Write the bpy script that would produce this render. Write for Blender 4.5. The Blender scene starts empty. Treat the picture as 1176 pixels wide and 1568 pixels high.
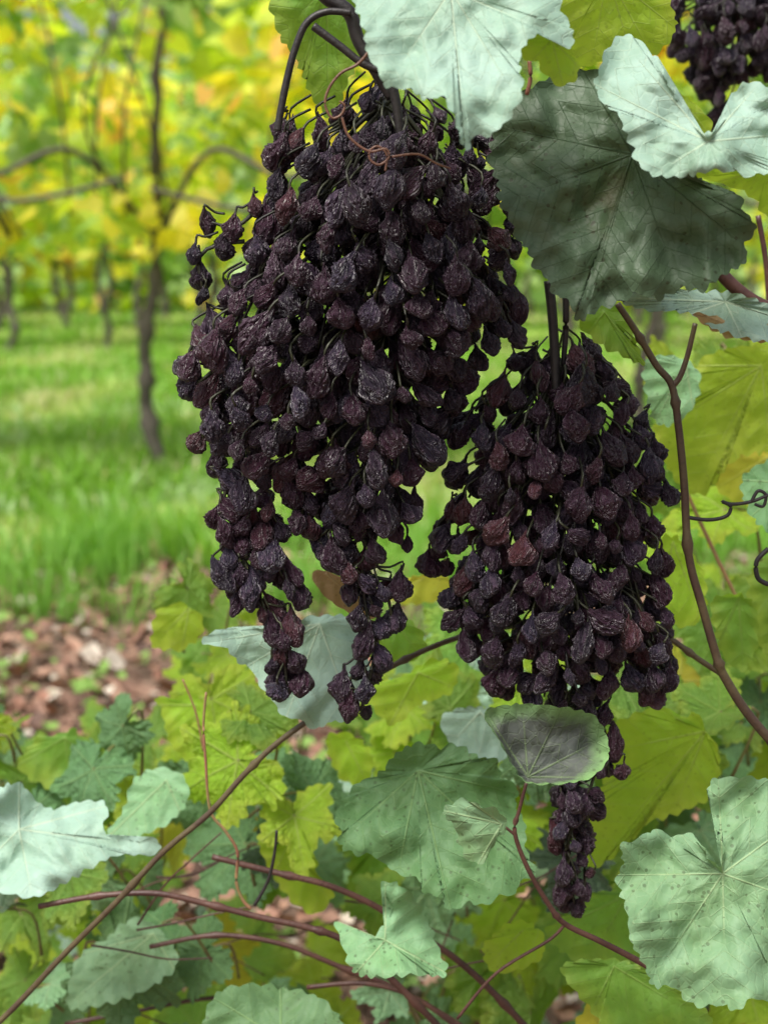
import bpy, math, random
import numpy as np
from mathutils import Vector, Matrix, noise, Quaternion

random.seed(7); np.random.seed(7)
scene = bpy.context.scene
rad = math.radians

# ------------------------------------------------------------------ camera
CAMZ = 0.9; PITCH = rad(10); F = 2178.0
cam_d = bpy.data.cameras.new("camera"); cam = bpy.data.objects.new("camera", cam_d)
scene.collection.objects.link(cam); scene.camera = cam
cam.location = (0, 0, CAMZ); cam.rotation_euler = (rad(90) - PITCH, 0, 0)
cam_d.sensor_fit = 'VERTICAL'; cam_d.sensor_height = 36; cam_d.sensor_width = 27; cam_d.lens = 50
cam_d.clip_start = 0.02; cam_d.clip_end = 500
cam_d.dof.use_dof = True; cam_d.dof.focus_distance = 0.665; cam_d.dof.aperture_fstop = 9.5

def W(u, v, Y):
    """survey measurement (u,v) on the vertical trellis plane at distance Y -> world point"""
    a = (u - 588) / F; b = (784 - v) / F
    d = Y / (math.cos(PITCH) + b * math.sin(PITCH))
    return Vector((a * d, Y, CAMZ + d * (b * math.cos(PITCH) - math.sin(PITCH))))
YC = 0.68

# ------------------------------------------------------------------ world / sun
w = bpy.data.worlds.new("World"); scene.world = w; w.use_nodes = True
nt = w.node_tree
bg = nt.nodes.get("Background") or nt.nodes.new("ShaderNodeBackground")
sky = nt.nodes.new("ShaderNodeTexSky"); sky.sky_type = 'NISHITA'; sky.sun_disc = False
SUN_EL = rad(60); SUN_AZ = rad(215)
sky.sun_elevation = SUN_EL; sky.sun_rotation = SUN_AZ
sky.air_density = 1.0; sky.dust_density = 5.0; sky.ozone_density = 0.3
hs0 = nt.nodes.new("ShaderNodeHueSaturation"); hs0.inputs['Saturation'].default_value = 0.5
nt.links.new(sky.outputs[0], hs0.inputs['Color']); nt.links.new(hs0.outputs[0], bg.inputs[0]); bg.inputs[1].default_value = 0.15
sd = bpy.data.lights.new("sun", 'SUN'); so = bpy.data.objects.new("sun", sd)
scene.collection.objects.link(so)
sd.energy = 4.1; sd.angle = rad(28); sd.color = (1.0, 0.96, 0.88)
dirv = Vector((math.sin(SUN_AZ) * math.cos(SUN_EL), math.cos(SUN_AZ) * math.cos(SUN_EL), math.sin(SUN_EL)))
so.rotation_euler = dirv.to_track_quat('Z', 'Y').to_euler(); so.location = (0, 0, 6)
scene.view_settings.view_transform = 'Standard'; scene.view_settings.look = 'None'
scene.view_settings.exposure = 0

# ------------------------------------------------------------------ material helpers
def newmat(name):
    m = bpy.data.materials.new(name); m.use_nodes = True
    m.node_tree.nodes.clear()
    return m, m.node_tree
class NT:
    def __init__(s, t): s.t = t
    def n(s, typ, **kw):
        x = s.t.nodes.new(typ)
        for k, v in kw.items(): setattr(x, k, v)
        return x
    def l(s, a, b): s.t.links.new(a, b)
    def val(s, inp, v):
        if hasattr(v, 'links') or isinstance(v, bpy.types.NodeSocket): s.l(v, inp)
        else: inp.default_value = v
    def math(s, op, a, b=0.0, c=0.0, clamp=False):
        x = s.n('ShaderNodeMath', operation=op, use_clamp=clamp)
        s.val(x.inputs[0], a); s.val(x.inputs[1], b); s.val(x.inputs[2], c)
        return x.outputs[0]
    def noise(s, vec, scale, detail=3, rough=0.5, dist=0.0):
        x = s.n('ShaderNodeTexNoise')
        if vec is not None: s.l(vec, x.inputs['Vector'])
        x.inputs['Scale'].default_value = scale; x.inputs['Detail'].default_value = detail
        x.inputs['Roughness'].default_value = rough; x.inputs['Distortion'].default_value = dist
        return x.outputs['Fac']
    def mr(s, v, a, b, c=0.0, d=1.0):
        x = s.n('ShaderNodeMapRange'); s.val(x.inputs[0], v)
        s.val(x.inputs[1], a); s.val(x.inputs[2], b); s.val(x.inputs[3], c); s.val(x.inputs[4], d)
        return x.outputs[0]
    def mix(s, f, a, b, bt='MIX'):
        x = s.n('ShaderNodeMix', data_type='RGBA', blend_type=bt)
        s.val(x.inputs[0], f)
        for i, v in ((6, a), (7, b)):
            if isinstance(v, (tuple, list)): x.inputs[i].default_value = (*v[:3], 1)
            else: s.l(v, x.inputs[i])
        return x.outputs[2]

def leaf_mat(name, c1, c2, vein, trans, tf=0.35, rough=0.45, spots=0.0, edge=None, sky_sheen=0.0, sheencol=(0.4,0.55,0.5), yellow=0.0):
    m, t = newmat(name); N = NT(t)
    out = N.n('ShaderNodeOutputMaterial'); tc = N.n('ShaderNodeTexCoord')
    uv = N.n('ShaderNodeUVMap'); sep = N.n('ShaderNodeSeparateXYZ'); N.l(uv.outputs[0], sep.inputs[0])
    a, b = sep.outputs[0], sep.outputs[1]
    obj = tc.outputs['Object']
    oi = N.n('ShaderNodeObjectInfo')
    n1 = N.noise(obj, 30, 4, 0.6); n2 = N.noise(obj, 150, 2, 0.5)
    col = N.mix(N.mr(n1, 0.35, 0.65), c1, c2)
    col = N.mix(N.mr(n2, 0.35, 0.8, 0, 0.35), col, tuple(x * 0.5 for x in c1))
    hs = N.n('ShaderNodeHueSaturation'); N.l(N.mr(oi.outputs['Random'], 0, 1, 0.75, 1.25), hs.inputs['Value']); N.l(N.mr(oi.outputs['Random'], 0, 1, 0.48, 0.51), hs.inputs['Hue'])
    N.l(col, hs.inputs['Color']); col = hs.outputs[0]
    if sky_sheen > 0:
        col = N.mix(N.math('MULTIPLY', N.mr(n1, 0.7, 0.35), sky_sheen), col, sheencol)  # pale sky reflection on the leaf top, mixed into the base colour
    dn = N.math('MULTIPLY', N.math('SUBTRACT', n1, 0.5), 0.06)
    bd = N.math('ABSOLUTE', N.math('ADD', b, N.math('MULTIPLY', dn, 0.2)))
    wv = N.math('MAXIMUM', N.math('SUBTRACT', 0.024, N.math('MULTIPLY', a, 0.008)), 0.006)
    mainv = N.math('SUBTRACT', 1.0, N.math('DIVIDE', bd, wv), clamp=True)
    ph = N.math('ADD', N.math('SUBTRACT', N.math('MULTIPLY', a, 3.0), N.math('MULTIPLY', b, 2.3)), N.math('MULTIPLY', dn, 2.0))
    fr = N.math('ABSOLUTE', N.math('SUBTRACT', N.math('FRACT', ph), 0.5))
    secv = N.mr(fr, 0.0, 0.035, 1, 0)
    vo2 = N.n('ShaderNodeTexVoronoi', feature='DISTANCE_TO_EDGE'); N.l(obj, vo2.inputs['Vector']); vo2.inputs['Scale'].default_value = 210
    tert2 = N.mr(vo2.outputs['Distance'], 0, 0.10, 1, 0)
    vm = N.math('ADD', N.math('MULTIPLY', mainv, 0.85), N.math('MULTIPLY', secv, 0.42), clamp=True)
    vm = N.math('ADD', vm, N.math('MULTIPLY', tert2, 0.14), clamp=True)
    if yellow > 0:
        ev = N.n('ShaderNodeAttribute'); ev.attribute_name = 'edge'
        yf = N.mr(N.math('ADD', ev.outputs['Fac'], N.math('MULTIPLY', n1, 1.4)), 1.35, 1.85, 0, yellow)
        col = N.mix(yf, col, (0.45, 0.45, 0.06))
    col = N.mix(vm, col, vein)
    if edge:
        ev = N.n('ShaderNodeAttribute'); ev.attribute_name = 'edge'
        ef = N.mr(N.math('ADD', ev.outputs['Fac'], N.math('MULTIPLY', n1, 0.6)), 1.05, 1.35)
        col = N.mix(ef, col, edge)
    if spots > 0:
        sv = N.n('ShaderNodeTexVoronoi'); N.l(obj, sv.inputs['Vector']); sv.inputs['Scale'].default_value = 230
        sp = N.math('MULTIPLY', N.math('LESS_THAN', sv.outputs['Distance'], 0.20), N.math('GREATER_THAN', n1, 0.48))
        col = N.mix(N.math('MULTIPLY', sp, spots), col, (0.03, 0.035, 0.015))
        bl = N.mr(N.noise(obj, 22, 3, 0.7), 0.60, 0.75)
        col = N.mix(N.math('MULTIPLY', bl, spots * 0.8), col, (0.09, 0.065, 0.03))
    h = N.math('ADD', N.math('MULTIPLY', mainv, -1.3), N.math('MULTIPLY', secv, -0.7))
    h = N.math('ADD', h, N.math('MULTIPLY', tert2, -0.3))
    h = N.math('ADD', h, N.math('MULTIPLY', n2, 1.2))
    bp = N.n('ShaderNodeBump'); bp.inputs['Strength'].default_value = 0.5; bp.inputs['Distance'].default_value = 0.0008
    N.l(h, bp.inputs['Height'])
    p = N.n('ShaderNodeBsdfPrincipled'); N.l(col, p.inputs['Base Color'])
    N.l(N.mr(n2, 0.3, 0.7, rough + 0.12, rough + 0.26), p.inputs['Roughness']); N.l(bp.outputs[0], p.inputs['Normal'])
    p.inputs['Specular IOR Level'].default_value = 0.42
    tr = N.n('ShaderNodeBsdfTranslucent')
    tcg = N.mix(N.math('MULTIPLY', vm, 0.7), trans, tuple(x * 0.45 for x in trans))
    N.l(tcg, tr.inputs[0])
    ms = N.n('ShaderNodeMixShader'); ms.inputs[0].default_value = tf
    N.l(p.outputs[0], ms.inputs[1]); N.l(tr.outputs[0], ms.inputs[2]); N.l(ms.outputs[0], out.inputs[0])
    return m

M_pale = leaf_mat("leaf_pale", (0.19,0.33,0.22), (0.27,0.42,0.31), (0.50,0.62,0.45), (0.34,0.50,0.12), 0.16, 0.40, 0.12, sky_sheen=0.8, sheencol=(0.39,0.56,0.49))
M_mint = leaf_mat("leaf_mint", (0.12,0.27,0.11), (0.18,0.35,0.15), (0.36,0.50,0.26), (0.30,0.50,0.08), 0.18, 0.42, 0.5, sky_sheen=0.6, sheencol=(0.27,0.45,0.28))
M_dark = leaf_mat("leaf_dark", (0.038,0.08,0.035), (0.06,0.115,0.05), (0.03,0.06,0.025), (0.10,0.20,0.03), 0.10, 0.36, 0.8, sky_sheen=0.45, sheencol=(0.13,0.19,0.125))
M_blue = leaf_mat("leaf_bluegreen", (0.06,0.16,0.05), (0.10,0.22,0.075), (0.22,0.36,0.14), (0.24,0.42,0.04), 0.2, 0.42, 0.5, sky_sheen=0.5, sheencol=(0.17,0.31,0.16))
M_green = leaf_mat("leaf_green", (0.10,0.23,0.025), (0.16,0.32,0.04), (0.30,0.45,0.10), (0.38,0.66,0.04), 0.42, 0.42, 0.3, sky_sheen=0.25, sheencol=(0.23,0.38,0.13), yellow=0.4)
M_yg = leaf_mat("leaf_yellowgreen", (0.24,0.42,0.025), (0.34,0.50,0.04), (0.50,0.62,0.16), (0.60,0.85,0.05), 0.5, 0.45, 0.4, yellow=0.6)
M_yel = leaf_mat("leaf_yellow", (0.56,0.50,0.05), (0.42,0.50,0.05), (0.6,0.6,0.15), (0.80,0.74,0.08), 0.5, 0.5, 0.3)
M_grey = leaf_mat("leaf_greyed", (0.075,0.085,0.08), (0.11,0.125,0.105), (0.15,0.21,0.10), (0.08,0.14,0.03), 0.1, 0.5, 0.4, edge=(0.19,0.36,0.12))
M_dry = leaf_mat("leaf_dry", (0.34,0.22,0.11), (0.50,0.38,0.19), (0.48,0.36,0.18), (0.5,0.3,0.08), 0.25, 0.55, 0.5)

def cane_mat(name, c1, c2, rough=0.45):
    m, t = newmat(name); N = NT(t)
    out = N.n('ShaderNodeOutputMaterial'); tc = N.n('ShaderNodeTexCoord')
    n1 = N.noise(tc.outputs['Object'], 45, 3, 0.6); n2 = N.noise(tc.outputs['Object'], 500, 2, 0.6)
    col = N.mix(N.mr(n1, 0.35, 0.65), c1, c2)
    col = N.mix(N.mr(n2, 0.5, 0.8, 0, 0.6), col, tuple(x * 0.4 for x in c1))
    bp = N.n('ShaderNodeBump'); bp.inputs['Strength'].default_value = 0.5; bp.inputs['Distance'].default_value = 0.0006
    N.l(n2, bp.inputs['Height'])
    p = N.n('ShaderNodeBsdfPrincipled'); N.l(col, p.inputs['Base Color']); p.inputs['Roughness'].default_value = rough
    N.l(bp.outputs[0], p.inputs['Normal']); N.l(p.outputs[0], out.inputs[0])
    return m
M_purple = cane_mat("cane_purple", (0.06,0.024,0.02), (0.12,0.055,0.04))
M_black = cane_mat("stalk_black", (0.014,0.012,0.013), (0.030,0.025,0.024), 0.5)
M_rachis = cane_mat("rachis_green_brown", (0.012,0.012,0.009), (0.04,0.045,0.018), 0.5)
M_pink = cane_mat("petiole_pink", (0.33,0.13,0.09), (0.30,0.22,0.09))
M_bark = cane_mat("bark", (0.08,0.065,0.055), (0.15,0.13,0.11), 0.85)
M_stem = cane_mat("petiole_green", (0.20,0.22,0.07), (0.16,0.10,0.05))

def berry_mat():
    m, t = newmat("raisined_grape"); N = NT(t)
    out = N.n('ShaderNodeOutputMaterial'); tc = N.n('ShaderNodeTexCoord'); oi = N.n('ShaderNodeObjectInfo')
    at = N.n('ShaderNodeAttribute'); at.attribute_name = 'ridge'
    v = tc.outputs['Object']; R = oi.outputs['Random']
    R2 = N.math('FRACT', N.math('MULTIPLY', R, 17.3)); R3 = N.math('FRACT', N.math('MULTIPLY', R, 71.7))
    mp = N.n('ShaderNodeMapping'); N.l(v, mp.inputs[0]); mp.inputs['Scale'].default_value = (1, 1, 0.28)
    n2 = N.noise(mp.outputs[0], 3.6, 2, 0.5, 0.6); n3 = N.noise(v, 2.2, 2, 0.6)
    base = N.mix(R, (0.015,0.011,0.021), (0.042,0.013,0.027))
    base = N.mix(N.mr(R2, 0.55, 1.0, 0, 0.85), base, (0.034,0.028,0.052))
    base = N.mix(N.mr(R3, 0.86, 1.0, 0, 0.85), base, (0.095,0.030,0.034))
    rg = N.mr(at.outputs['Fac'], 0.35, 1.0)
    base = N.mix(N.math('MULTIPLY', N.math('MULTIPLY', rg, N.mr(n3, 0.35, 0.6)), N.mr(R2, 0, 1, 0.2, 0.65)), base, (0.175,0.11,0.165))  # wrinkle ridges tinted lighter: sheen painted into the berry colour
    h = N.math('MULTIPLY', N.math('ABSOLUTE', N.math('SUBTRACT', n2, 0.5)), 2.4)
    bp = N.n('ShaderNodeBump'); bp.inputs['Strength'].default_value = 0.6; bp.inputs['Distance'].default_value = 0.32
    N.l(h, bp.inputs['Height'])
    p = N.n('ShaderNodeBsdfPrincipled'); N.l(base, p.inputs['Base Color'])
    N.l(N.mr(n3, 0.3, 0.7, 0.32, 0.50), p.inputs['Roughness']); p.inputs['Specular IOR Level'].default_value = 0.62
    N.l(bp.outputs[0], p.inputs['Normal']); N.l(p.outputs[0], out.inputs[0])
    return m
M_berry = berry_mat()

def attr_mat(name, tf=0.4, rough=0.6):
    m, t = newmat(name); N = NT(t)
    out = N.n('ShaderNodeOutputMaterial'); at = N.n('ShaderNodeAttribute'); at.attribute_name = 'Col'
    p = N.n('ShaderNodeBsdfDiffuse'); N.l(at.outputs['Color'], p.inputs[0])
    tr = N.n('ShaderNodeBsdfTranslucent'); tcol = N.mix(1.0, at.outputs['Color'], (1.5,1.5,0.8), 'MULTIPLY'); N.l(tcol, tr.inputs[0])
    ms = N.n('ShaderNodeMixShader'); ms.inputs[0].default_value = tf
    N.l(p.outputs[0], ms.inputs[1]); N.l(tr.outputs[0], ms.inputs[2])
    gl = N.n('ShaderNodeBsdfGlossy'); gl.inputs['Roughness'].default_value = rough; gl.inputs[0].default_value = (1,1,1,1)
    m2 = N.n('ShaderNodeMixShader'); m2.inputs[0].default_value = 0.04
    N.l(ms.outputs[0], m2.inputs[1]); N.l(gl.outputs[0], m2.inputs[2]); N.l(m2.outputs[0], out.inputs[0])
    return m
M_canopy = attr_mat("canopy_leaves", 0.5); M_grass = attr_mat("grass_blades", 0.4); M_litter = attr_mat("litter", 0.1, 0.8)

# ------------------------------------------------------------------ object helpers
def link(o, parent=None):
    scene.collection.objects.link(o)
    if parent: o.parent = parent
    return o
def empty(name):
    e = bpy.data.objects.new(name, None); e.empty_display_size = 0.02
    return link(e)
def mesh_obj(name, verts, faces, mat, parent=None, smooth=True):
    me = bpy.data.meshes.new(name); me.from_pydata(verts, [], faces)
    me.materials.append(mat)
    if smooth: me.polygons.foreach_set('use_smooth', [True] * len(me.polygons))
    me.update()
    o = bpy.data.objects.new(name, me); return link(o, parent)

def catmull(pts, per=6, closed=False):
    pts = [Vector(p) for p in pts]; n = len(pts); out = []
    for i in range(n if closed else n - 1):
        if closed: p0, p1, p2, p3 = pts[i-1], pts[i], pts[(i+1) % n], pts[(i+2) % n]
        else: p0, p1, p2, p3 = pts[max(i-1,0)], pts[i], pts[i+1], pts[min(i+2,n-1)]
        k = per if isinstance(per, int) else max(2, int((p2-p1).length / per))
        for j in range(k):
            t = j / k
            out.append(0.5*((2*p1)+(-p0+p2)*t+(2*p0-5*p1+4*p2-p3)*t*t+(-p0+3*p1-3*p2+p3)*t*t*t))
    if not closed: out.append(pts[-1])
    return out

class Tubes:
    def __init__(s): s.v = []; s.f = []
    def add(s, pts, r0, r1, seg=6, knots=None):
        n = len(pts); base = len(s.v)
        for i, p in enumerate(pts):
            tg = (pts[min(i+1,n-1)] - pts[max(i-1,0)])
            if tg.length < 1e-9: tg = Vector((0,0,1))
            tg.normalize(); q = tg.to_track_quat('Z', 'X'); r = r0 + (r1 - r0) * i / max(1, n-1)
            if knots and (i % knots) == knots // 2: r *= 1.5
            for k in range(seg):
                a = 2 * math.pi * k / seg
                s.v.append(p + q @ Vector((math.cos(a)*r, math.sin(a)*r, 0)))
        for i in range(n-1):
            for k in range(seg):
                k2 = (k+1) % seg
                s.f.append((base+i*seg+k, base+i*seg+k2, base+(i+1)*seg+k2, base+(i+1)*seg+k))
        s.f.append(tuple(base+k for k in range(seg))[::-1]); s.f.append(tuple(base+(n-1)*seg+k for k in range(seg)))
    def make(s, name, mat, parent=None): return mesh_obj(name, s.v, s.f, mat, parent)

# ------------------------------------------------------------------ leaf builder
def leaf_data(outline, c, veins, mapper, K=12, step=3.5, tooth=6.0, tper=20.0, seed=0, dep=None, unit=1.0):
    rnd = random.Random(seed)
    o = catmull([Vector((p[0], p[1], 0)) for p in outline], step, True)
    n = len(o); ring = []; per = tper; amp = tooth; ph = 0.0
    area = sum(o[i].x*o[(i+1)%n].y - o[(i+1)%n].x*o[i].y for i in range(n)); sg = 1 if area > 0 else -1
    for i in range(n):
        tg = (o[(i+1)%n] - o[i-1])
        if tg.length < 1e-6: tg = Vector((1,0,0))
        tg.normalize(); nr = Vector((tg.y, -tg.x, 0)) * sg
        ph += (o[i] - o[i-1]).length / per
        if ph >= 1: ph -= 1; per = tper * rnd.uniform(0.6, 1.6); amp = tooth * rnd.uniform(0.4, 1.4)
        saw = (ph / 0.6)**0.7 if ph < 0.6 else (1-ph)/0.4
        ring.append(o[i] + nr * (saw - 0.5) * amp)
    C = Vector((c[0], c[1], 0)); va = [math.atan2(p[1]-c[1], p[0]-c[0]) for p in veins]
    V = [mapper(C.x, C.y, dep(0, C, C) if dep else 0)]; UV = [(0.0, 0.0)]; E = [0.0]
    for k in range(1, K+1):
        t = (k / K) ** 0.9
        for p in ring:
            q = C + (p - C) * t; d = q - C; r = d.length; an = math.atan2(d.y, d.x)
            best = min(abs((an - a + math.pi) % (2*math.pi) - math.pi) for a in va) if va else 1.0
            a_ = r*math.cos(min(best, 1.5)) / 100; b2 = r*math.sin(min(best, 1.57)) / 100
            # main veins sunk, blade quilted up between the secondary veins
            crease = 0.0007*math.exp(-(b2/0.10)**2)*min(1, r/40)
            quilt = 0.00055*math.cos(2*math.pi*(a_*3.0-b2*2.3))*min(1, b2/0.15)
            dd = (dep(t, q, C) if dep else 0) + (crease + quilt)*unit
            V.append(mapper(q.x, q.y, dd)); UV.append((a_, b2)); E.append(t)
    Fc = [(0, 1+i, 1+(i+1) % n) for i in range(n)]
    for k in range(K-1):
        for i in range(n):
            i2 = (i+1) % n; A = 1+k*n; B = 1+(k+1)*n
            Fc.append((A+i, B+i, B+i2, A+i2))
    return V, Fc, UV, E
def leaf_mesh(name, data, mat):
    V, Fc, UV, E = data
    me = bpy.data.meshes.new(name); me.from_pydata([tuple(v) for v in V], [], Fc); me.materials.append(mat)
    uvl = me.uv_layers.new(name="UVMap"); idx = np.empty(len(me.loops), dtype=np.int32); me.loops.foreach_get('vertex_index', idx)
    uvl.data.foreach_set('uv', np.array(UV, dtype=np.float32)[idx].ravel())
    at = me.attributes.new('edge', 'FLOAT', 'POINT'); at.data.foreach_set('value', E)
    me.polygons.foreach_set('use_smooth', [True]*len(me.polygons)); me.update()
    return me

vine = empty("grapevine")
LEAFN = [0]
def hero(outline, c, veins, Y, mat, gx=0.0, gy=0.0, wav=0.006, cup=0.0, seed=None, tooth=7.0, tper=21, K=22, name="leaf"):
    LEAFN[0] += 1; sd_ = LEAFN[0] * 13 if seed is None else seed
    R = max(math.hypot(p[0]-c[0], p[1]-c[1]) for p in outline)
    def dep(t, q, C):
        dx, dy = (q.x-C.x), (q.y-C.y)
        n = noise.noise(Vector((q.x*0.011, q.y*0.011, sd_))) * wav * (0.3+t) + noise.noise(Vector((q.x*0.03, q.y*0.03, sd_+9))) * wav*0.25
        return (gx*dx + gy*dy) * 0.00031 + n + cup * t*t * R * 0.00031
    orig = W(c[0], c[1], Y)
    def mp(u, v, d): return W(u, v, Y + d) - orig
    me = leaf_mesh(name, leaf_data(outline, c, veins, mp, K=K, seed=sd_, dep=dep, tooth=tooth, tper=tper), mat)
    o = bpy.data.objects.new("%s_%d" % (name, LEAFN[0]), me); o.location = orig
    return link(o, vine)

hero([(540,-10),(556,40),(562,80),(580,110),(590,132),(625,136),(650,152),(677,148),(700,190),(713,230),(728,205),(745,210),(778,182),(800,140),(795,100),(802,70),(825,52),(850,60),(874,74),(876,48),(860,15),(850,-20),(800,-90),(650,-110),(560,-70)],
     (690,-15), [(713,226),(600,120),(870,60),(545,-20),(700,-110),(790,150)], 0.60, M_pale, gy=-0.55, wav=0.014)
hero([(798,52),(830,42),(862,58),(880,85),(886,112),(862,132),(838,118),(822,96),(800,88)], (845,60), [(862,130),(815,92),(884,100)], 0.60, M_yg, gy=0.4)
hero([(840,-60),(1000,-60),(1025,0),(1034,42),(1010,78),(968,92),(935,88),(905,100),(880,98),(862,40)], (930,-40), [(905,98),(968,92),(1030,40),(990,70)], 0.70, M_yg, gy=0.3)
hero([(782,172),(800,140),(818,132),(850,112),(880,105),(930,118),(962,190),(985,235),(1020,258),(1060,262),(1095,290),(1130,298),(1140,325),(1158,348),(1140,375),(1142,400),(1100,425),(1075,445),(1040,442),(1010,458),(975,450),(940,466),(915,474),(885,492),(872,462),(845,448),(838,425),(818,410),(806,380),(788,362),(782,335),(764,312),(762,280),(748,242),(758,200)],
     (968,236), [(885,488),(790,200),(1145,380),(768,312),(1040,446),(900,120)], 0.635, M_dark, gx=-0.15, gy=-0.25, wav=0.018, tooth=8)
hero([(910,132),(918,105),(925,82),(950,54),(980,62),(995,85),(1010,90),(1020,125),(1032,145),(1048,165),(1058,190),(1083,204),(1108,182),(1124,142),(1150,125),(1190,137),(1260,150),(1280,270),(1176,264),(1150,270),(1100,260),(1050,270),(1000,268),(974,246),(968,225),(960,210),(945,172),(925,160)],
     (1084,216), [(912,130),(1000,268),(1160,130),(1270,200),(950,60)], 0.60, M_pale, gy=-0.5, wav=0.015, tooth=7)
hero([(1030,258),(1080,252),(1176,256),(1270,268),(1270,345),(1180,335),(1150,300),(1100,280),(1060,270)], (1176,258), [(1180,335),(1100,278),(1260,300)], 0.615, M_yg, gy=0.5)
hero([(1030,140),(1045,145),(1075,170),(1090,190),(1084,208),(1060,200),(1040,175)], (1050,160), [(1084,205)], 0.63, M_yg, tooth=3)
hero([(418,-20),(424,45),(440,72),(458,100),(474,140),(492,168),(503,182),(520,160),(535,120),(565,70),(560,-10),(500,-60)], (500,-20), [(503,180),(430,50),(555,70),(460,105)], 0.72, M_green, gy=0.3)
hero([(885,484),(935,464),(958,480),(972,520),(985,558),(955,545),(925,532),(900,512)], (925,478), [(984,556),(900,510)], 0.70, M_green)
hero([(935,452),(1000,440),(1060,446),(1120,448),(1180,468),(1230,500),(1180,522),(1135,516),(1090,502),(1050,478),(985,474)], (1110,462), [(940,455),(1135,515),(1060,480),(1220,495)], 0.66, M_pale, gy=-0.9, wav=0.015)
hero([(1060,480),(1100,488),(1140,498),(1185,500),(1190,520),(1140,520),(1095,508)], (1120,498), [(1185,510)], 0.645, M_dry, wav=0.01)
hero([(1000,662),(1020,630),(1035,580),(1060,570),(1080,545),(1140,530),(1250,530),(1280,640),(1180,690),(1145,695),(1110,716),(1085,750),(1062,756),(1025,722)], (1165,560), [(1062,754),(1005,662),(1180,690),(1060,560)], 0.86, M_yg, gy=0.2, tooth=8)
hero([(985,560),(1030,545),(1070,570),(1062,620),(1030,650),(1000,640)], (1050,560), [(1005,640),(1060,620)], 0.83, M_mint)
hero([(1090,700),(1140,690),(1200,700),(1200,780),(1130,770),(1095,745)], (1176,700), [(1100,745),(1150,775)], 0.95, M_yel)
hero([(1135,735),(1176,705),(1230,700),(1230,830),(1180,815),(1150,790)], (1210,740), [(1150,790),(1140,735)], 0.80, M_blue, gy=-0.5)
hero([(1000,840),(1030,820),(1060,850),(1080,890),(1075,945),(1040,960),(1010,930)], (1030,830), [(1070,940),(1012,920)], 0.80, M_yg)
hero([(1090,920),(1130,910),(1155,930),(1160,980),(1140,1025),(1110,1010),(1095,970)], (1130,915), [(1138,1022),(1100,990)], 0.80, M_green)
hero([(1150,870),(1200,860),(1230,930),(1220,1010),(1180,1010),(1150,960)], (1200,880), [(1180,1008),(1152,950)], 0.85, M_green)
hero([(309,985),(325,968),(345,963),(400,962),(450,950),(500,942),(548,950),(566,1000),(555,1060),(535,1104),(510,1104),(482,1116),(455,1100),(432,1096),(418,1070),(400,1052),(385,1025),(365,1014),(345,992)],
     (490,955), [(440,1095),(312,985),(540,1100),(380,1020)], 0.75, M_pale, gy=-0.6, wav=0.014, tooth=5)
hero([(478,878),(500,874),(535,892),(560,915),(575,940),(560,950),(520,930),(490,905)], (500,880), [(570,940)], 0.74, M_dry, tooth=2)
hero([(540,950),(590,940),(640,960),(650,1000),(600,1015),(560,1000)], (600,945), [(640,1000),(560,1000)], 0.80, M_green)
hero([(560,1060),(610,1040),(660,1010),(700,1020),(690,1060),(640,1080),(600,1110)], (640,1030), [(600,1105),(690,1050)], 0.85, M_yg)
hero([(590,900),(650,880),(690,885),(680,915),(620,925)], (650,885), [(600,915)], 0.95, M_yel)
hero([(233,985),(240,935),(258,930),(275,920),(290,935),(304,940),(312,965),(285,992),(255,995)], (290,930), [(240,985),(280,990)], 0.90, M_yg)
hero([(742,1090),(795,1078),(860,1083),(905,1094),(926,1120),(931,1160),(905,1190),(860,1200),(806,1198),(782,1168),(762,1130)],
     (808,1190), [(800,1082),(860,1085),(925,1130),(745,1092),(900,1190)], 0.615, M_grey, gy=-0.3, cup=-0.25, wav=0.010, tooth=4)
hero([(602,1160),(625,1142),(650,1138),(675,1145),(700,1140),(735,1160),(760,1163),(768,1190),(792,1205),(790,1235),(804,1262),(805,1300),(820,1338),(795,1350),(790,1368),(765,1372),(742,1386),(715,1382),(690,1394),(672,1372),(650,1368),(640,1345),(610,1338),(570,1310),(545,1308),(520,1294),(522,1270),(512,1250),(540,1208),(552,1195),(575,1190)],
     (640,1180), [(690,1390),(520,1290),(810,1340),(790,1215),(610,1335)], 0.72, M_blue, gy=-0.6, wav=0.018, tooth=7)
hero([(678,1242),(710,1224),(738,1236),(762,1240),(776,1266),(756,1290),(732,1324),(706,1300),(697,1268)], (768,1262), [(682,1242),(732,1322),(735,1238)], 0.64, M_mint, gy=-0.2, tooth=8, wav=0.010)
hero([(1086,1200),(1120,1190),(1176,1193),(1280,1200),(1290,1530),(1176,1532),(1150,1528),(1130,1547),(1100,1538),(1075,1542),(1050,1532),(1030,1510),(1000,1510),(985,1475),(965,1440),(960,1400),(944,1345),(955,1320),(950,1295),(975,1285),(1000,1270),(1025,1282),(1058,1278),(1096,1326),(1108,1300),(1098,1250)],
     (1106,1338), [(948,1340),(1000,1500),(1110,1538),(1100,1200),(1280,1400),(1240,1240)], 0.60, M_mint, gy=-0.4, wav=0.015, tooth=7)
hero([(514,1410),(540,1432),(568,1436),(600,1398),(584,1352),(622,1362),(652,1405),(670,1450),(684,1492),(640,1492),(585,1496),(545,1490),(526,1452)], (590,1440), [(684,1490),(590,1355),(520,1412),(545,1490)], 0.70, M_mint, gy=-0.5, wav=0.016)
hero([(-60,1270),(-20,1215),(30,1200),(55,1225),(82,1240),(120,1228),(164,1232),(160,1276),(205,1286),(243,1286),(238,1308),(190,1308),(150,1322),(100,1352),(52,1374),(0,1366),(-60,1360)], (30,1270), [(240,1295),(50,1372),(160,1235),(-50,1350),(30,1202)], 0.78, M_pale, gy=-0.7, wav=0.02, tooth=7)
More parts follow.
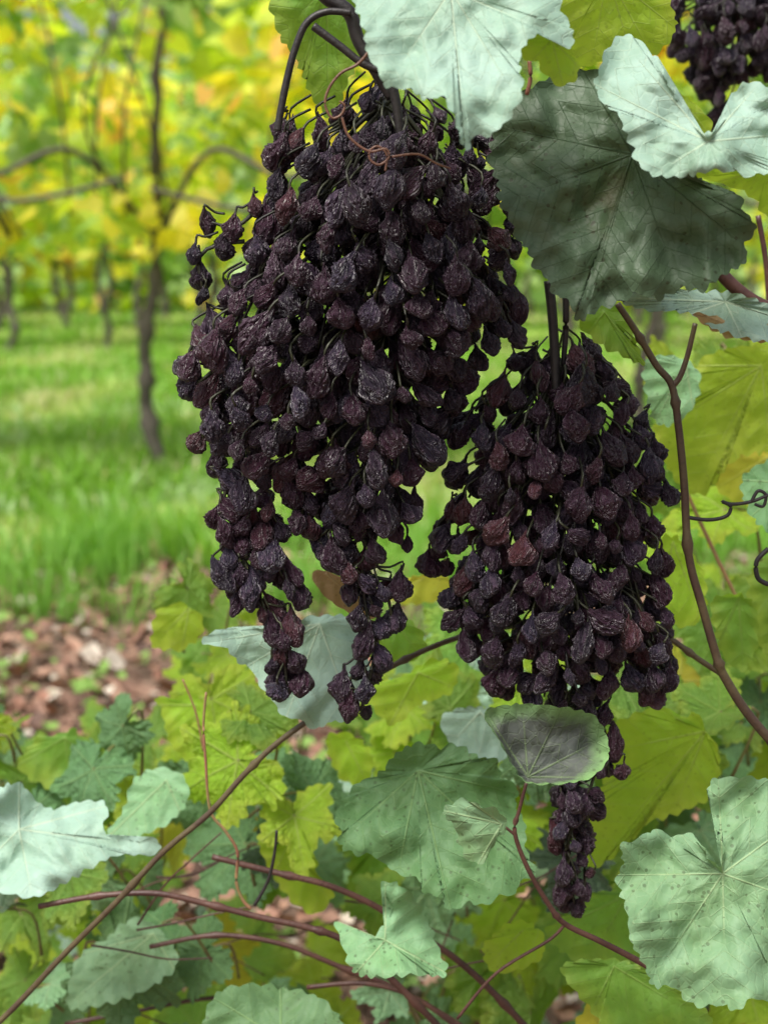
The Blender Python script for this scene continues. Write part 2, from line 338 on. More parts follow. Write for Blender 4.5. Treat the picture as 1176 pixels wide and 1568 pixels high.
hero([(28,1170),(60,1130),(85,1128),(110,1116),(135,1135),(158,1150),(150,1190),(110,1212),(60,1200)], (100,1130), [(110,1210),(32,1170),(155,1180)], 0.95, M_green)
hero([(165,1280),(190,1240),(205,1195),(250,1175),(288,1200),(280,1240),(240,1270),(200,1282)], (255,1195), [(170,1278),(275,1240)], 0.85, M_mint, gy=-0.5)
hero([(240,1068),(265,1072),(290,1058),(312,1080),(322,1120),(300,1165),(270,1150),(255,1120),(250,1095)], (300,1080), [(295,1160),(245,1080)], 0.9, M_yg)
hero([(320,1150),(335,1120),(342,1095),(365,1088),(400,1070),(398,1100),(405,1130),(370,1170),(335,1180)], (385,1085), [(325,1150),(345,1175)], 0.9, M_green)
hero([(925,1130),(960,1098),(1010,1084),(1040,1100),(1068,1092),(1080,1125),(1100,1150),(1092,1215),(1030,1248),(990,1260),(965,1288),(905,1330),(895,1260),(925,1190)], (1080,1120), [(905,1325),(930,1150),(1030,1245)], 0.80, M_yg, gy=0.1)
hero([(835,1430),(870,1400),(890,1370),(930,1365),(960,1350),(1000,1420),(990,1480),(900,1480)], (960,1370), [(840,1430),(900,1478)], 0.80, M_green)
hero([(860,1480),(950,1470),(1010,1500),(1080,1545),(1080,1600),(960,1600),(900,1540)], (940,1480), [(1075,1560),(910,1540)], 0.70, M_green, gy=-0.2)
hero([(885,1590),(900,1540),(950,1545),(1000,1600)], (930,1590), [(905,1545)], 0.72, M_yel)
hero([(330,1590),(325,1530),(370,1508),(430,1512),(500,1535),(520,1600)], (430,1590), [(330,1530),(430,1512),(510,1560)], 0.74, M_blue, gy=-0.7)
hero([(105,1540),(118,1470),(160,1440),(210,1405),(260,1440),(270,1480),(215,1520),(150,1540)], (235,1430), [(110,1535),(265,1480),(130,1460)], 0.85, M_mint, gy=-0.6)
hero([(675,1100),(730,1082),(770,1100),(790,1150),(750,1165),(700,1150)], (735,1090), [(785,1150),(690,1140)], 0.84, M_pale, gy=-0.6)
hero([(740,1450),(790,1410),(830,1430),(825,1470),(760,1490)], (800,1425), [(745,1480)], 0.76, M_yg)
hero([(395,1290),(420,1300),(450,1283),(480,1310),(488,1345),(510,1370),(480,1400),(430,1360)], (440,1295), [(505,1380),(420,1340)], 0.86, M_yg)
hero([(500,1130),(540,1125),(570,1160),(560,1200),(520,1190)], (530,1135), [(560,1195)], 0.9, M_yg)

# ------------------------------------------------------------------ filler leaves (instanced meshes)
def generic_outline(rnd, R=100):
    pts = []
    dl = rnd.uniform(0.50, 0.66)
    for k in range(48):
        th = -180 + 7.5*k + 3.75; x = abs(th)
        r = dl+(1-dl)*math.exp(-(x/20)**2)+0.33*math.exp(-((x-56)/18)**2)+0.2*math.exp(-((x-112)/22)**2)
        if x > 146: r *= max(0.2, 1-(x-146)/36)
        r *= rnd.uniform(0.92, 1.08)
        pts.append((R*r*math.sin(rad(th)), R*r*math.cos(rad(th))))
    return pts
variants = []
for s in range(7):
    rnd = random.Random(100+s); ol = generic_outline(rnd); fold = rnd.uniform(-0.35, 0.45); amp = rnd.uniform(0.18, 0.36)
    def dep(t, q, C, s=s, fold=fold, amp=amp):
        return (fold*abs(q.x) - 0.0012*(q.y**2) - 0.0012*q.x**2 + noise.noise(Vector((q.x*.02, q.y*.02, s*7)))*amp*100*t) / 100
    vs = [(100*math.sin(rad(a)), 100*math.cos(rad(a))) for a in (0, 56, -56, 112, -112)]
    variants.append(leaf_data(ol, (0, 0), vs, lambda u, v, d: Vector((u/100, v/100, d)), K=10, step=5, tooth=10, tper=18, seed=s, dep=dep, unit=22))
vm_cache = {}
def scaled_mat(mat):
    k = mat.name + "_inst"
    if k in bpy.data.materials: return bpy.data.materials[k]
    m = mat.copy(); m.name = k
    for nd in m.node_tree.nodes:   # unit sized meshes are scaled to ~5 cm, so rescale textures
        if nd.type == 'TEX_NOISE' or nd.type == 'TEX_VORONOI': nd.inputs['Scale'].default_value *= 0.05
        if nd.type == 'BUMP': nd.inputs['Distance'].default_value = 0.016
    return m
def vmesh(i, mat):
    k = (i, mat.name)
    if k not in vm_cache: vm_cache[k] = leaf_mesh("vine_leaf_mesh", variants[i], scaled_mat(mat))
    return vm_cache[k]
foliage = empty("grapevine_foliage")
petT = Tubes()
def place_leaf(pos, size, facing, mats, parent=foliage, petiole=True):
    mat = random.choices([m for m, _ in mats], [x for _, x in mats])[0]
    o = bpy.data.objects.new("leaf", vmesh(random.randrange(7), mat))
    nrm = (Vector(facing) + Vector((random.uniform(-.75,.75), random.uniform(-.7,.7), random.uniform(-.55,.5)))).normalized()
    tip = Vector((random.uniform(-1,1), random.uniform(-.4,.3), random.uniform(-1.2,0.1)))
    tip = (tip - nrm*tip.dot(nrm)).normalized(); xx = tip.cross(nrm).normalized()
    R = Matrix((xx, tip, nrm)).transposed().to_4x4()
    o.matrix_world = Matrix.Translation(pos) @ R @ Matrix.Diagonal((size*random.uniform(.85,1.1), size, size, 1))
    link(o, parent)
    if petiole:
        e = pos - tip*size*0.7 + Vector((random.uniform(-.02,.02), 0.02, -random.uniform(0.03,0.07)))
        petT.add(catmull([pos, pos - tip*size*0.5 - nrm*size*0.3, e], 4), 0.0009, 0.0012, 5)
mixA = [(M_green, 5), (M_yg, 4.0), (M_mint, 1.8), (M_blue, 1.6), (M_pale, 1.0), (M_yel, 0.3)]
mixB = [(M_green, 6), (M_yg, 2.5), (M_blue, 3), (M_mint, 1.8), (M_dark, 1)]
for i in range(400):       # lower trailing shoots
    u = random.uniform(-120, 1300); v = random.uniform(1070, 1750)
    if u < 330: v = max(v, random.uniform(1060, 1180))
    Y = random.uniform(0.86, 1.55)
    p = W(u, v, Y)
    if p.z < 0.08: continue
    place_leaf(p, random.uniform(0.024, 0.052), (0, -0.7, 0.7), mixA if Y > 1.0 else mixB)
for i in range(40):       # right-hand side of the canopy
    u = random.uniform(1020, 1350); v = random.uniform(520, 1180); Y = random.uniform(0.95, 1.5)
    place_leaf(W(u, v, Y), random.uniform(0.035, 0.055), (0, -0.8, 0.5), [(M_yg, 5), (M_green, 2.5), (M_yel, 1.0), (M_blue, 0.7), (M_mint, 1.0)])
for i in range(60):       # low fringe toward the bunches
    u = random.uniform(560, 1080); v = random.uniform(970, 1180); Y = random.uniform(0.9, 1.5)
    place_leaf(W(u, v, Y), random.uniform(0.03, 0.048), (0, -0.7, 0.7), mixA)
for i in range(14):
    u = random.uniform(270, 420); v = random.uniform(900, 1080); Y = random.uniform(1.0, 1.4)
    place_leaf(W(u, v, Y), random.uniform(0.020, 0.032), (0, -0.7, 0.7), [(M_yg, 2), (M_green, 2)])
petT.make("petioles", M_stem, foliage)

# ------------------------------------------------------------------ canes
def px(pts, Y): return [W(p[0], p[1], (p[2] if len(p) > 2 else Y)) for p in pts]
MM = 0.00031
T = Tubes()
T.add(catmull(px([(945,465),(975,510),(1005,560),(1028,590),(1038,650),(1047,740),(1054,850),(1075,930),(1098,1010),(1112,1042),(1150,1100),(1230,1190)],0.69),6), 5*MM, 8*MM, 8, 14)
T.add(catmull(px([(1064,495),(1052,545),(1040,578),(1028,592)],0.69),6), 4*MM, 5*MM, 8)
T.add(catmull(px([(1110,1036),(1070,1010),(1020,975),(960,950,0.74),(860,955,0.78),(760,962,0.78),(690,980,0.76),(620,1010,0.75),(560,1045),(440,1126),(380,1180),(320,1246),(250,1305),(180,1380),(100,1460),(20,1545),(-60,1620)],0.74),6), 5*MM, 5.5*MM, 8, 17)
T.make("cane_green", cane_mat("cane_olive", (0.065,0.035,0.026), (0.11,0.085,0.038)), vine)
T = Tubes()
T.add(catmull(px([(1100,415),(1130,445),(1170,470),(1240,490)],0.67),6), 10*MM, 11*MM, 10)
T.add(catmull(px([(1160,330),(1172,400),(1178,480)],0.8),6), 5*MM, 5*MM, 8)
T.add(catmull(px([(60,1388),(150,1372),(240,1368),(320,1385),(400,1405),(470,1420),(530,1442),(600,1500),(670,1570),(720,1620)],0.76),6), 5.5*MM, 7*MM, 8, 13)
T.add(catmull(px([(325,1312),(430,1338),(500,1355),(570,1385),(640,1430),(700,1470),(760,1525),(830,1600)],0.79),6), 6*MM, 7*MM, 8, 15)
T.add(catmull(px([(230,1450),(330,1432),(430,1445),(520,1480),(620,1520),(720,1580)],0.82),6), 5*MM, 6*MM, 8, 13)
T.add(catmull(px([(470,1512),(560,1506),(640,1530),(720,1590)],0.80),6), 5*MM, 5*MM, 8)
T.add(catmull(px([(100,1568),(200,1550),(330,1528),(450,1540),(540,1590)],0.9),6), 5*MM, 5*MM, 8)
T.add(catmull(px([(806,1198),(795,1240),(788,1275),(808,1330),(840,1385),(865,1415),(920,1442),(985,1476),(1060,1520)],0.66),6), 2.6*MM, 6*MM, 8, 18)
T.add(catmull(px([(768,1262),(790,1280)],0.66),4), 2*MM, 2.6*MM, 6)
T.add(catmull(px([(865,1415),(840,1440),(760,1490),(700,1560)],0.70),6), 3*MM, 3*MM, 6)
for k in range(16):   # thin dead twigs low down
    u = random.uniform(40, 900); v = random.uniform(1340, 1560); Yk = random.uniform(0.8, 1.0); a_ = random.uniform(-1.4, 1.4)
    T.add(catmull([W(u + t*math.cos(a_)*1.0, v + t*math.sin(a_) + random.uniform(-10,10), Yk) for t in (0, 60, 120, 190)], 6), 2.5*MM, 1.5*MM, 5)
T.make("cane_purple", M_purple, vine)
T = Tubes()
T.add(catmull(px([(316,1060),(312,1110),(315,1160),(322,1240),(345,1272),(364,1305),(362,1350),(372,1378),(385,1392)],0.76),6), 2.2*MM, 3.4*MM, 6)
T.add(catmull(px([(280,1040),(300,1090),(312,1150)],0.85),6), 1.8*MM, 2.2*MM, 6)
T.add(catmull(px([(810,92),(812,120),(806,145)],0.64),4), 3*MM, 3*MM, 6)
T.add(catmull(px([(1015,660),(1045,740),(1100,860),(1150,960)],0.9),4), 4*MM, 4*MM, 6)
T.make("petiole_pink", M_pink, vine)
T = Tubes()
T.add(catmull(px([(470,-40),(500,-5),(535,20),(548,60),(570,100),(600,150)],0.665),6), 12*MM, 8*MM, 10)
T.add(catmull(px([(538,20),(500,18),(470,35),(452,75),(440,120),(430,170),(425,200)],0.66),8), 5*MM, 5.5*MM, 8)
T.add(catmull(px([(480,40),(520,70),(560,100),(600,112)],0.66),8), 6*MM, 5*MM, 8)
T.add(catmull(px([(560,-20),(575,60),(600,130),(610,180),(615,240)],0.66),8), 9*MM, 6*MM, 8)
T.add(catmull(px([(840,430),(846,490),(850,560),(852,600)],0.69),8), 8*MM, 7*MM, 8)
T.add(catmull(px([(866,445),(866,500),(862,560)],0.695),8), 6*MM, 4*MM, 8)
T.add(catmull(px([(424,1272),(420,1310),(410,1350),(390,1386)],0.74),6), 2.4*MM, 3.4*MM, 6)
T.add(catmull(px([(1050,792),(1085,796),(1112,790),(1118,775),(1105,768),(1120,772),(1150,768),(1180,756)],0.69),8), 3.2*MM, 2.8*MM, 6)
T.add(catmull(px([(1150,768),(1160,752),(1172,758),(1168,775),(1155,772)],0.69),8), 3*MM, 2.4*MM, 6)
T.add(catmull(px([(1176,840),(1158,860),(1160,885),(1176,895)],0.69),8), 4*MM, 4*MM, 6)
T.make("stalks", M_black, vine)
T = Tubes()
T.add(catmull(px([(569,74),(548,98),(522,112),(504,135),(498,160),(508,180),(522,176),(528,162),(520,155)],0.622),8), 2.2*MM, 1.5*MM, 6)
T.add(catmull(px([(524,180),(532,205),(548,222),(568,232),(590,228),(596,240),(582,252),(568,246),(566,232),(578,224),(592,236),(590,262)],0.618),8), 1.9*MM, 1.6*MM, 6)
T.add(catmull(px([(600,240),(640,236),(668,250),(690,258)],0.62),8), 1.7*MM, 1.3*MM, 6)
T.make("tendril", cane_mat("tendril_brown", (0.13,0.055,0.04), (0.20,0.10,0.06)), vine)

# ------------------------------------------------------------------ berries
import bmesh
def berry_mesh(seed):
    rnd = random.Random(seed); bm = bmesh.new(); bmesh.ops.create_icosphere(bm, subdivisions=4, radius=1)
    fl = rnd.uniform(0.66, 0.95); neck = rnd.uniform(0.45, 0.72); bx = rnd.uniform(-.25,.25); wr = rnd.uniform(0.28,0.40); ln = rnd.uniform(1.15,1.6); K=[]
    for v in bm.verts:
        p = v.co.copy(); th = math.atan2(p.y, p.x); z = p.z
        tw = th + 0.5*z*math.sin(seed)
        pole = math.sqrt(max(0.0, 1-z*z))**0.5
        s1 = noise.noise(Vector((math.cos(tw)*2.3+seed, math.sin(tw)*2.3, z*0.65)))
        s2 = noise.noise(Vector((math.cos(tw)*4.6, math.sin(tw)*4.6+seed, z*1.5+3)))
        s3 = noise.noise(p*0.95 + Vector((seed*3, 0, 0)))
        ridge = 1 - min(1, abs(s1)*3.6); ridge2 = 1 - min(1, abs(s2)*3.0)
        g = 0.93 + (wr*(ridge-0.5) + 0.14*(ridge2-0.5))*pole + 0.34*s3
        tt = max(0, (z+0.25)/1.25); nk = 1 - neck*tt*tt*(3-2*tt)
        p.x = p.x*g*nk + bx*z*z*0.5; p.y = p.y*g*nk*fl + 0.08*math.sin(z*3+seed); p.z = z*ln*(0.92+0.25*s3) + (0.2 if z > 0.97 else 0)
        v.co = p; K.append(min(1, 0.75*ridge+0.35*ridge2))
    me = bpy.data.meshes.new("grape_berry"); bm.to_mesh(me); bm.free(); me.materials.append(M_berry)
    at = me.attributes.new('ridge', 'FLOAT', 'POINT'); at.data.foreach_set('value', K)
    me.polygons.foreach_set('use_smooth', [True]*len(me.polygons)); return me
BM = [berry_mesh(s+1) for s in range(20)]

def inpoly(x, y, P):
    c = False; j = len(P)-1
    for i in range(len(P)):
        if (P[i][1] > y) != (P[j][1] > y) and x < (P[j][0]-P[i][0])*(y-P[i][1])/(P[j][1]-P[i][1])+P[i][0]: c = not c
        j = i
    return c
def edist(x, y, P):
    m = 1e9
    for i in range(len(P)):
        x1, y1 = P[i-1]; x2, y2 = P[i]; dx, dy = x2-x1, y2-y1
        t = max(0, min(1, ((x-x1)*dx+(y-y1)*dy)/(dx*dx+dy*dy+1e-9)))
        m = min(m, math.hypot(x-x1-t*dx, y-y1-t*dy))
    return m

def cluster(name, poly, strands, top, Y0, seed, maxT=0.036, spacing=0.0112, tries=14000, bs=0.0068, holes=()):
    rnd = random.Random(seed); root = empty(name); TB = Tubes()
    cells = {}; cs = spacing
    def ok(p, sp):
        k = (int(p.x//cs), int(p.y//cs), int(p.z//cs))
        for a in (-1,0,1):
            for b in (-1,0,1):
                for c in (-1,0,1):
                    for q in cells.get((k[0]+a,k[1]+b,k[2]+c), ()):
                        dq = q-p; dq.z *= 0.78
                        if dq.length < sp: return False
        cells.setdefault(k, []).append(p); return True
    xs = [p[0] for p in poly]; ys = [p[1] for p in poly]
    def berry(p, out, sc=1.0):
        o = bpy.data.objects.new("berry", rnd.choice(BM))
        up = (Vector((0,0,1)) - out*rnd.uniform(0.0, 0.6) + Vector((rnd.uniform(-.4,.4), rnd.uniform(-.4,.4), rnd.uniform(-.2,.2)))).normalized()
        if rnd.random() < 0.12: up = (up + Vector((rnd.uniform(-1.2,1.2), rnd.uniform(-1,1), 0))).normalized()
        s = bs*sc*rnd.choice([0.62,0.78,0.88,0.95,1.0,1.05,1.12,1.22])
        q = up.to_track_quat('Z', 'Y') @ Quaternion((0,0,1), rnd.uniform(0, 6.28))
        o.matrix_world = Matrix.Translation(p) @ q.to_matrix().to_4x4() @ Matrix.Diagonal((s*rnd.uniform(.85,1.08), s, s*rnd.uniform(.9,1.15), 1))
        link(o, root)
        return p + up*s*1.2, up
    for _ in range(tries):
        x = rnd.uniform(min(xs), max(xs)); y = rnd.uniform(min(ys), max(ys))
        if not inpoly(x, y, poly): continue
        if any((x-h[0])**2/h[2]**2+(y-h[1])**2/h[3]**2 < 1 for h in holes): continue
        d = edist(x, y, poly)
        if d < 13: continue
        tk = maxT*math.sqrt(min(1, (d-4)/110))
        yy = Y0 + rnd.uniform(-tk, tk); p = W(x, y, yy)
        edgy = d < 60
        if noise.noise(Vector((x*0.03, y*0.022, seed))) < (-0.22 if edgy else -0.45): continue
        if not ok(p, spacing*(0.97 if not edgy else 1.02)): continue
        ax = W(top[0]+(x-top[0])*0.45, y, Y0); out = p-ax; out.z = 0
        if out.length > 1e-5: out.normalize()
        t0, up = berry(p, out)
        ln = rnd.uniform(0.008, 0.015)
        TB.add(catmull([t0-up*0.002, t0+up*ln*0.4, t0+up*ln*0.5-out*ln*0.9+Vector((0,0,ln*0.4))], 3), 0.0007, 0.0006, 4)
    for (line, wd, dens) in strands:
        cl = catmull(px(line, Y0), 0.004)
        TB.add(cl, 0.0012, 0.0007, 5)
        L = sum((cl[i+1]-cl[i]).length for i in range(len(cl)-1)); nb = int(dens*L/0.0048)
        for k in range(nb*10):
            j = rnd.randrange(len(cl)); c0 = cl[j]; an = rnd.uniform(0, 6.28); r = wd*MM*math.sqrt(rnd.random())
            out = Vector((math.cos(an), math.sin(an), 0)); p = c0 + out*r + Vector((0,0,rnd.uniform(-.003,.003)))
            if not ok(p, spacing*0.70): continue
            t0, up = berry(p, out, 0.9)
            at = cl[max(0, j-2)] + Vector((0,0,0.006))
            if j < 2: at = c0 + Vector((0,0,0.008))
            TB.add(catmull([t0-up*0.0015, t0+up*0.003, (t0+at)/2+out*0.001, at], 3), 0.0006, 0.0006, 4)
    P0 = W(top[0], top[1], Y0)
    for k in range(26):
        for _ in range(200):
            x = rnd.uniform(min(xs), max(xs)); y = rnd.uniform(min(ys), max(ys))
            if inpoly(x, y, poly) and edist(x, y, poly) > 25: break
        e = W(x, y, Y0 + rnd.uniform(-.25,.5)*maxT); m = P0.lerp(e, 0.45); m.x = P0.x*0.45 + e.x*0.55; m.y = Y0
        TB.add(catmull([P0, m, e], 8), 0.0015, 0.0007, 5)
    TB.make("rachis", M_rachis, root)
    return root

polyA = [(535,140),(600,122),(690,155),(726,200),(756,262),(775,340),(797,400),(806,460),(795,525),(745,562),(700,600),(692,655),(670,700),(664,770),(630,810),(560,830),(495,815),(470,745),(440,735),(400,775),(345,780),(315,722),(290,700),(292,640),(310,600),(268,570),(276,535),(322,490),(338,440),(355,395),(388,350),(405,290),(410,240),(425,185),(480,195)]
strA = [([(440,190),(436,220),(428,250)],16,1.0), ([(425,260),(426,300)],14,1), ([(395,320),(360,348),(318,338)],10,1), ([(375,370),(335,375),(305,395),(312,450),(308,465)],10,1.2),
        ([(350,490),(300,520),(288,550)],12,1.1), ([(325,570),(300,590)],12,1), ([(330,620),(310,650),(314,690)],16,1), ([(350,735),(338,785)],14,1.1),
        ([(365,745),(352,820),(355,880)],22,1.3), ([(372,850),(375,900),(368,930)],22,1.4), ([(400,755),(410,820),(432,880),(460,905)],24,1.3), ([(405,870),(400,920),(430,980),(440,1050)],24,1.6), ([(445,960),(442,1000)],20,1.3),
        ([(455,715),(465,760),(460,800)],18,1.3), ([(520,770),(512,830),(538,858)],28,1.6), ([(545,780),(560,845)],30,1.4), ([(600,760),(612,825)],24,1.3),
        ([(560,850),(556,900),(566,960),(572,1010),(552,1088)],21,1.6), ([(570,880),(595,920),(600,950)],16,1.4), ([(560,990),(535,1045)],17,1.2), ([(575,885),(612,890)],6,0.6),
        ([(690,600),(672,655)],18,1.1), ([(660,560),(690,590)],18,1.1), ([(740,200),(745,240)],18,1.1), ([(760,260),(780,320),(776,380)],14,1.2), ([(765,470),(788,525)],10,1.1)]
cluster("grape_cluster", polyA, strA, (600,150), YC, 3, 0.037, holes=[(462,285,14,34),(470,395,20,16),(350,430,12,22),(445,745,8,26),(740,400,10,20)])
polyB = [(835,545),(885,530),(925,552),(965,600),(997,660),(1014,740),(1025,850),(1034,930),(1038,1030),(1000,1060),(950,1050),(930,1090),(880,1115),(830,1100),(795,1070),(745,1062),(712,1020),(686,960),(690,900),(696,850),(660,840),(660,800),(692,760),(682,705),(690,650),(725,605),(785,572)]
strB = [([(830,560),(800,540),(788,548)],8,0.9), ([(900,545),(930,570),(955,610)],12,1), ([(985,640),(1000,700),(1022,750)],12,1.1), ([(700,780),(672,800),(670,860)],16,1.2),
        ([(700,900),(698,960)],18,1.2), ([(990,980),(1025,1035)],14,1.2), ([(980,1000),(1000,1055)],14,1.2), ([(900,1080),(925,1120),(932,1190)],24,1.4),
        ([(880,1100),(870,1180),(875,1240)],30,1.6), ([(920,1150),(900,1220)],22,1.4), ([(880,1240),(868,1310),(880,1388)],22,1.8), ([(900,1230),(895,1320),(895,1380)],14,1.5), ([(740,605),(728,630)],12,1)]
cluster("grape_cluster", polyB, strB, (855,560), 0.70, 5, 0.035, bs=0.0063, spacing=0.0104, holes=[(712,720,8,26),(772,650,9,22)])
polyC = [(1015,-60),(1230,-60),(1240,60),(1200,130),(1150,130),(1112,192),(1088,188),(1070,150),(1045,110),(1015,60)]
cluster("grape_cluster", polyC, [([(1100,80),(1095,185)],22,1.2)], (1120,-60), 0.98, 8, 0.045)

# ------------------------------------------------------------------ background vineyard rows
def canopy_block(name, specs, parent):
    base = np.array([(0,-.25),(.55,-.55),(.85,.0),(.62,.45),(.0,1.),(-.62,.45),(-.85,.0),(-.55,-.55)])
    V=[];Fc=[];C=[]; off=0
    pos, size, col = specs
    for i in range(len(pos)):
        nrm = Vector((random.gauss(0,.6), random.gauss(-.3,.6), random.gauss(.6,.5))).normalized()
        tip = Vector((random.gauss(0,1), random.gauss(0,.5), random.gauss(-.6,.7))); tip=(tip-nrm*tip.dot(nrm)).normalized(); xx=tip.cross(nrm)
        s=size[i]; P=pos[i]; cz = random.uniform(-.3,.3)
        for (a,b) in base:
            q = xx*(a*s)+tip*(b*s)+nrm*(s*cz*abs(a))
            V.append((P[0]+q.x,P[1]+q.y,P[2]+q.z)); C.append((*col[i],1))
        Fc.append((off,off+1,off+2,off+3,off+4)); Fc.append((off,off+4,off+5,off+6,off+7)); off+=8
    o = mesh_obj(name, V, Fc, M_canopy, parent, smooth=False)
    ca = o.data.color_attributes.new('Col','FLOAT_COLOR','POINT'); ca.data.foreach_set('color', np.array(C,dtype=np.float32).ravel())
    return o
PAL = {'y':(0.85,0.74,0.06),'o':(0.80,0.48,0.10),'g':(0.28,0.48,0.08),'yg':(0.58,0.70,0.06),'p':(0.44,0.60,0.30),'d':(0.18,0.32,0.07)}
def canopy(Yr, x0, x1, n, zlo, ztop, leafs, depth, root, cut=-0.3, shift=0.0):
    pos=[];sz=[];col=[]
    while len(pos)<n:
        x=random.uniform(x0,x1); y=Yr+random.gauss(0,depth)
        lo = zlo + 0.18*noise.noise(Vector((x*1.3,Yr,0)))
        z=random.uniform(lo, ztop)
        if noise.noise(Vector((x*1.7,y*1.7,z*2.0))) < cut: continue
        c = noise.noise(Vector((x*1.4+5,y*1.0,z*1.7)))*1.5+random.gauss(0,.15)+shift
        k = 'o' if c>0.72 else 'y' if c>0.26 else 'yg' if c>-0.05 else ('g' if random.random()<.5 else 'p') if c>-.5 else 'd'
        cc=np.array(PAL[k])*random.uniform(.8,1.15)
        pos.append((x,y,z)); sz.append(leafs*random.uniform(.7,1.25)); col.append(tuple(np.clip(cc,0,.88)))
    canopy_block("foliage",(pos,sz,col),root)
def row(Yr, x0, x1, n, zlo, ztop, tr0, leafs, name="grapevine_row", cut=-0.3, shift=0.0, r0=.030, sp=1.0, arms=True):
    root = empty(name)
    if n: canopy(Yr,x0,x1,n,zlo,ztop,leafs,.28,root,cut=cut,shift=shift)
    TT=Tubes(); x=tr0
    while x>x0: x-=sp
    while x<x1:
        h=random.uniform(.95,1.1)
        if abs(x-tr0)<.01 and arms: pts=[Vector((x+.02,Yr,-.02)),Vector((x-.06,Yr,.25)),Vector((x-.07,Yr,.5)),Vector((x-.03,Yr,.8)),Vector((x+.0,Yr,1.1)),Vector((x+.03,Yr-.2,1.45)),Vector((x+.08,Yr-.3,1.9))]
        else: pts=[Vector((x+random.uniform(-.07,.07),Yr+random.uniform(-.04,.04),z)) for z in (-.02,.25,.5,.75,h,1.5)]
        pl=catmull(pts,7)
        pl=[p+Vector((noise.noise(p*9)*.018,noise.noise(p*9+Vector((7,0,0)))*.018,0)) for p in pl]
        TT.add(pl,r0*random.uniform(.8,1.2),r0*.45,7,5)
        if arms:
            for sgn in (-1,1):
                TT.add(catmull([Vector((x,Yr,h-.1)),Vector((x+sgn*.25,Yr-.35,h+.22)),Vector((x+sgn*.55,Yr-.5,h+.12)),Vector((x+sgn*.95,Yr-.5,h+.20))],6),.013,.008,6)
            for _ in range(5):
                sx=x+random.uniform(-.5,.5); TT.add(catmull([Vector((sx,Yr-.1,h)),Vector((sx+random.uniform(-.1,.1),Yr-.5,h+.4)),Vector((sx+random.uniform(-.3,.3),Yr-.5,h+1))],5),.007,.004,5)
        x+=sp
    TT.make("trunks",M_bark,root)
row(5.8,-3.2,3.4,4600,0.98,2.4,-0.90,0.066,cut=-0.18,shift=0.08)
row(14.,-6,6,3600,1.0,2.9,-2.75,0.09,r0=.04,sp=0.9,arms=False)
row(18.,-7,7,4600,0.95,3.3,-3.05,0.11,r0=.05,sp=0.9,arms=False)
row(22.,-8,8,5200,0.85,3.7,-2.6,0.12,r0=.06,sp=0.8,arms=False)
hedge=empty("distant_tree_line"); canopy(27,-14,14,11000,0.0,7.5,0.22,0.9,hedge,cut=-0.9,shift=-0.05)

# ------------------------------------------------------------------ ground
def ground():
    V=[];Fc=[]
    xs=np.concatenate([np.linspace(-200,-8,12),np.linspace(-7.5,7.5,60),np.linspace(8,200,12)]); ys=np.concatenate([np.linspace(-20,0,5),np.linspace(.2,12,70),np.linspace(13,300,25)])
    for y in ys:
        for x in xs: V.append((x,y,0.02*noise.noise(Vector((x*1.5,y*1.5,0))) if abs(x)<8 and y<13 else 0))
    nx=len(xs)
    for j in range(len(ys)-1):
        for i in range(nx-1): Fc.append((j*nx+i,j*nx+i+1,(j+1)*nx+i+1,(j+1)*nx+i))
    m,t=newmat("vineyard_soil_and_turf"); N=NT(t); out=N.n('ShaderNodeOutputMaterial'); tc=N.n('ShaderNodeTexCoord'); obj=tc.outputs['Object']
    sep=N.n('ShaderNodeSeparateXYZ'); N.l(obj,sep.inputs[0])
    soil=N.mix(N.mr(N.noise(obj,9,5,.65),.35,.65),(0.10,0.065,0.045),(0.26,0.17,0.12))
    turf=N.mix(N.mr(N.noise(obj,2.2,4,.6),.35,.65),(0.15,0.29,0.04),(0.28,0.42,0.09))
    turf=N.mix(N.mr(N.noise(obj,1.1,4,.6),.5,.7,0,.6),turf,(0.38,0.42,0.18))
    f=N.mr(N.math('ADD',sep.outputs[1],N.math('MULTIPLY',N.noise(obj,3,3,.6),.8)),4.3,4.8)
    col=N.mix(f,soil,turf)
    bp=N.n('ShaderNodeBump'); bp.inputs['Strength'].default_value=.8; bp.inputs['Distance'].default_value=.03; N.l(N.noise(obj,25,4,.65),bp.inputs['Height'])
    p=N.n('ShaderNodeBsdfPrincipled'); p.inputs['Roughness'].default_value=.95; N.l(col,p.inputs['Base Color']); N.l(bp.outputs[0],p.inputs['Normal']); N.l(p.outputs[0],out.inputs[0])
    mesh_obj("ground",V,Fc,m)
ground()

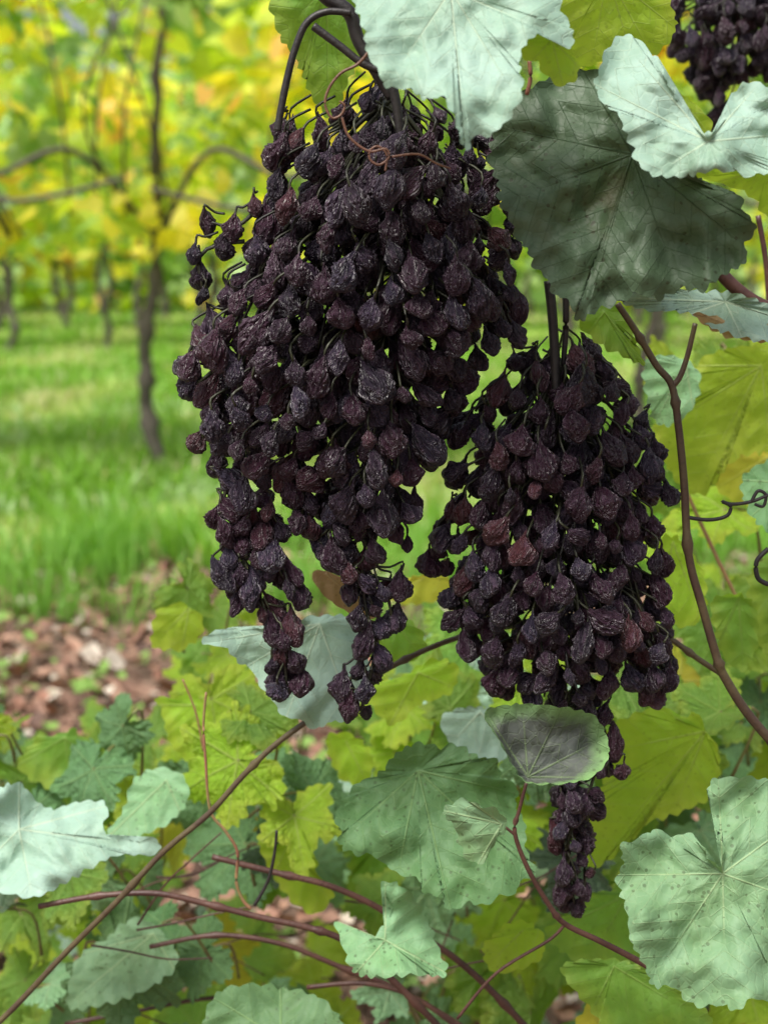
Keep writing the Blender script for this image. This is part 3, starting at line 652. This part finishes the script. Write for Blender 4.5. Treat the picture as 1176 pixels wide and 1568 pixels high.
def grass():
    V=[];Fc=[];C=[];off=0
    def blade(x,y,h,wd,c):
        nonlocal off
        a=random.uniform(0,6.28); la=random.uniform(0,6.28); le=h*random.uniform(.1,.7)
        dx,dy=math.cos(a)*wd,math.sin(a)*wd; lx,ly=math.cos(la)*le,math.sin(la)*le
        V.extend([(x-dx,y-dy,0),(x+dx,y+dy,0),(x+dx*.8+lx*.35,y+dy*.8+ly*.35,h*.6),(x-dx*.8+lx*.35,y-dy*.8+ly*.35,h*.6),(x+lx,y+ly,h*random.uniform(.8,1))])
        Fc.append((off,off+1,off+2,off+3)); Fc.append((off+3,off+2,off+4)); off+=5
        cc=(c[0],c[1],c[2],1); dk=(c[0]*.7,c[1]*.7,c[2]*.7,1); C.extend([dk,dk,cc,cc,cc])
    cnt=0
    while cnt<95000:
        y=3.75+ (random.random()**1.8)*20; x=random.uniform(-1,1)*(0.34*y+.5)
        n=noise.noise(Vector((x*1.1,y*1.1,2)))
        if y<4.5 and noise.noise(Vector((x*3,y*3,4)))<(4.3-y)*1.1: continue
        n2=noise.noise(Vector((x*1.2,y*.8,9)))
        h=(.05+.11*max(0,n+.35))*random.uniform(.6,1.5); wd=.0028+.0007*y
        c=(0.23,0.45,0.04)
        if n2>.05: c=(0.42,0.56,0.14)
        if random.random()<.08+max(0,n2-.1)*1.1: c=(0.62,0.58,0.36)
        k=random.uniform(.7,1.25); blade(x,y,h,wd,(c[0]*k,c[1]*k,c[2]*k)); cnt+=1
    for _ in range(70):
        tx=random.uniform(-1.8,1.2); ty=random.uniform(3.2,4.4); hh=random.uniform(.6,1.2)
        for _ in range(45): blade(tx+random.gauss(0,.06),ty+random.gauss(0,.06),random.uniform(.06,.28)*hh,.004,(0.20,0.44,0.05))
    for _ in range(500):
        tx=random.uniform(-2.6,1.8); ty=random.uniform(4.8,8.5)
        for _ in range(12): blade(tx+random.gauss(0,.05),ty+random.gauss(0,.05),random.uniform(.03,.12),.014,(0.34,0.50,0.20))
    o=mesh_obj("grass",V,Fc,M_grass,None,False)
    ca=o.data.color_attributes.new('Col','FLOAT_COLOR','POINT'); ca.data.foreach_set('color',np.array(C,dtype=np.float32).ravel())
grass()

def litter():
    V=[];Fc=[];C=[];off=0
    for i in range(9500):
        y=random.uniform(1.2,4.6); x=random.uniform(-1,1)*(.34*y+.4); z=random.uniform(.005,.03); s=random.uniform(.007,.028); a=random.uniform(0,6.28)
        tx,ty=random.gauss(0,.4),random.gauss(0,.4)
        c=random.choice([(0.34,0.18,0.12),(0.42,0.25,0.17),(0.22,0.12,0.08),(0.64,0.56,0.46),(0.15,0.08,0.055),(0.36,0.18,0.12),(0.2,0.36,0.06)]); k=random.uniform(.7,1.15)
        for j in range(6):
            th=a+j*math.pi/3; r=s*(.5+.7*random.random()); dx,dy=math.cos(th)*r,math.sin(th)*r
            V.append((x+dx,y+dy,z+dx*tx+dy*ty+random.uniform(0,.012))); C.append((c[0]*k,c[1]*k,c[2]*k,1))
        V.append((x,y,z)); C.append((c[0]*k*.8,c[1]*k*.8,c[2]*k*.8,1))
        for j in range(6): Fc.append((off+6,off+j,off+(j+1)%6))
        off+=7
    o=mesh_obj("leaf_litter",V,Fc,M_litter,None,False)
    ca=o.data.color_attributes.new('Col','FLOAT_COLOR','POINT'); ca.data.foreach_set('color',np.array(C,dtype=np.float32).ravel())
litter()
print("objects", len(bpy.data.objects))
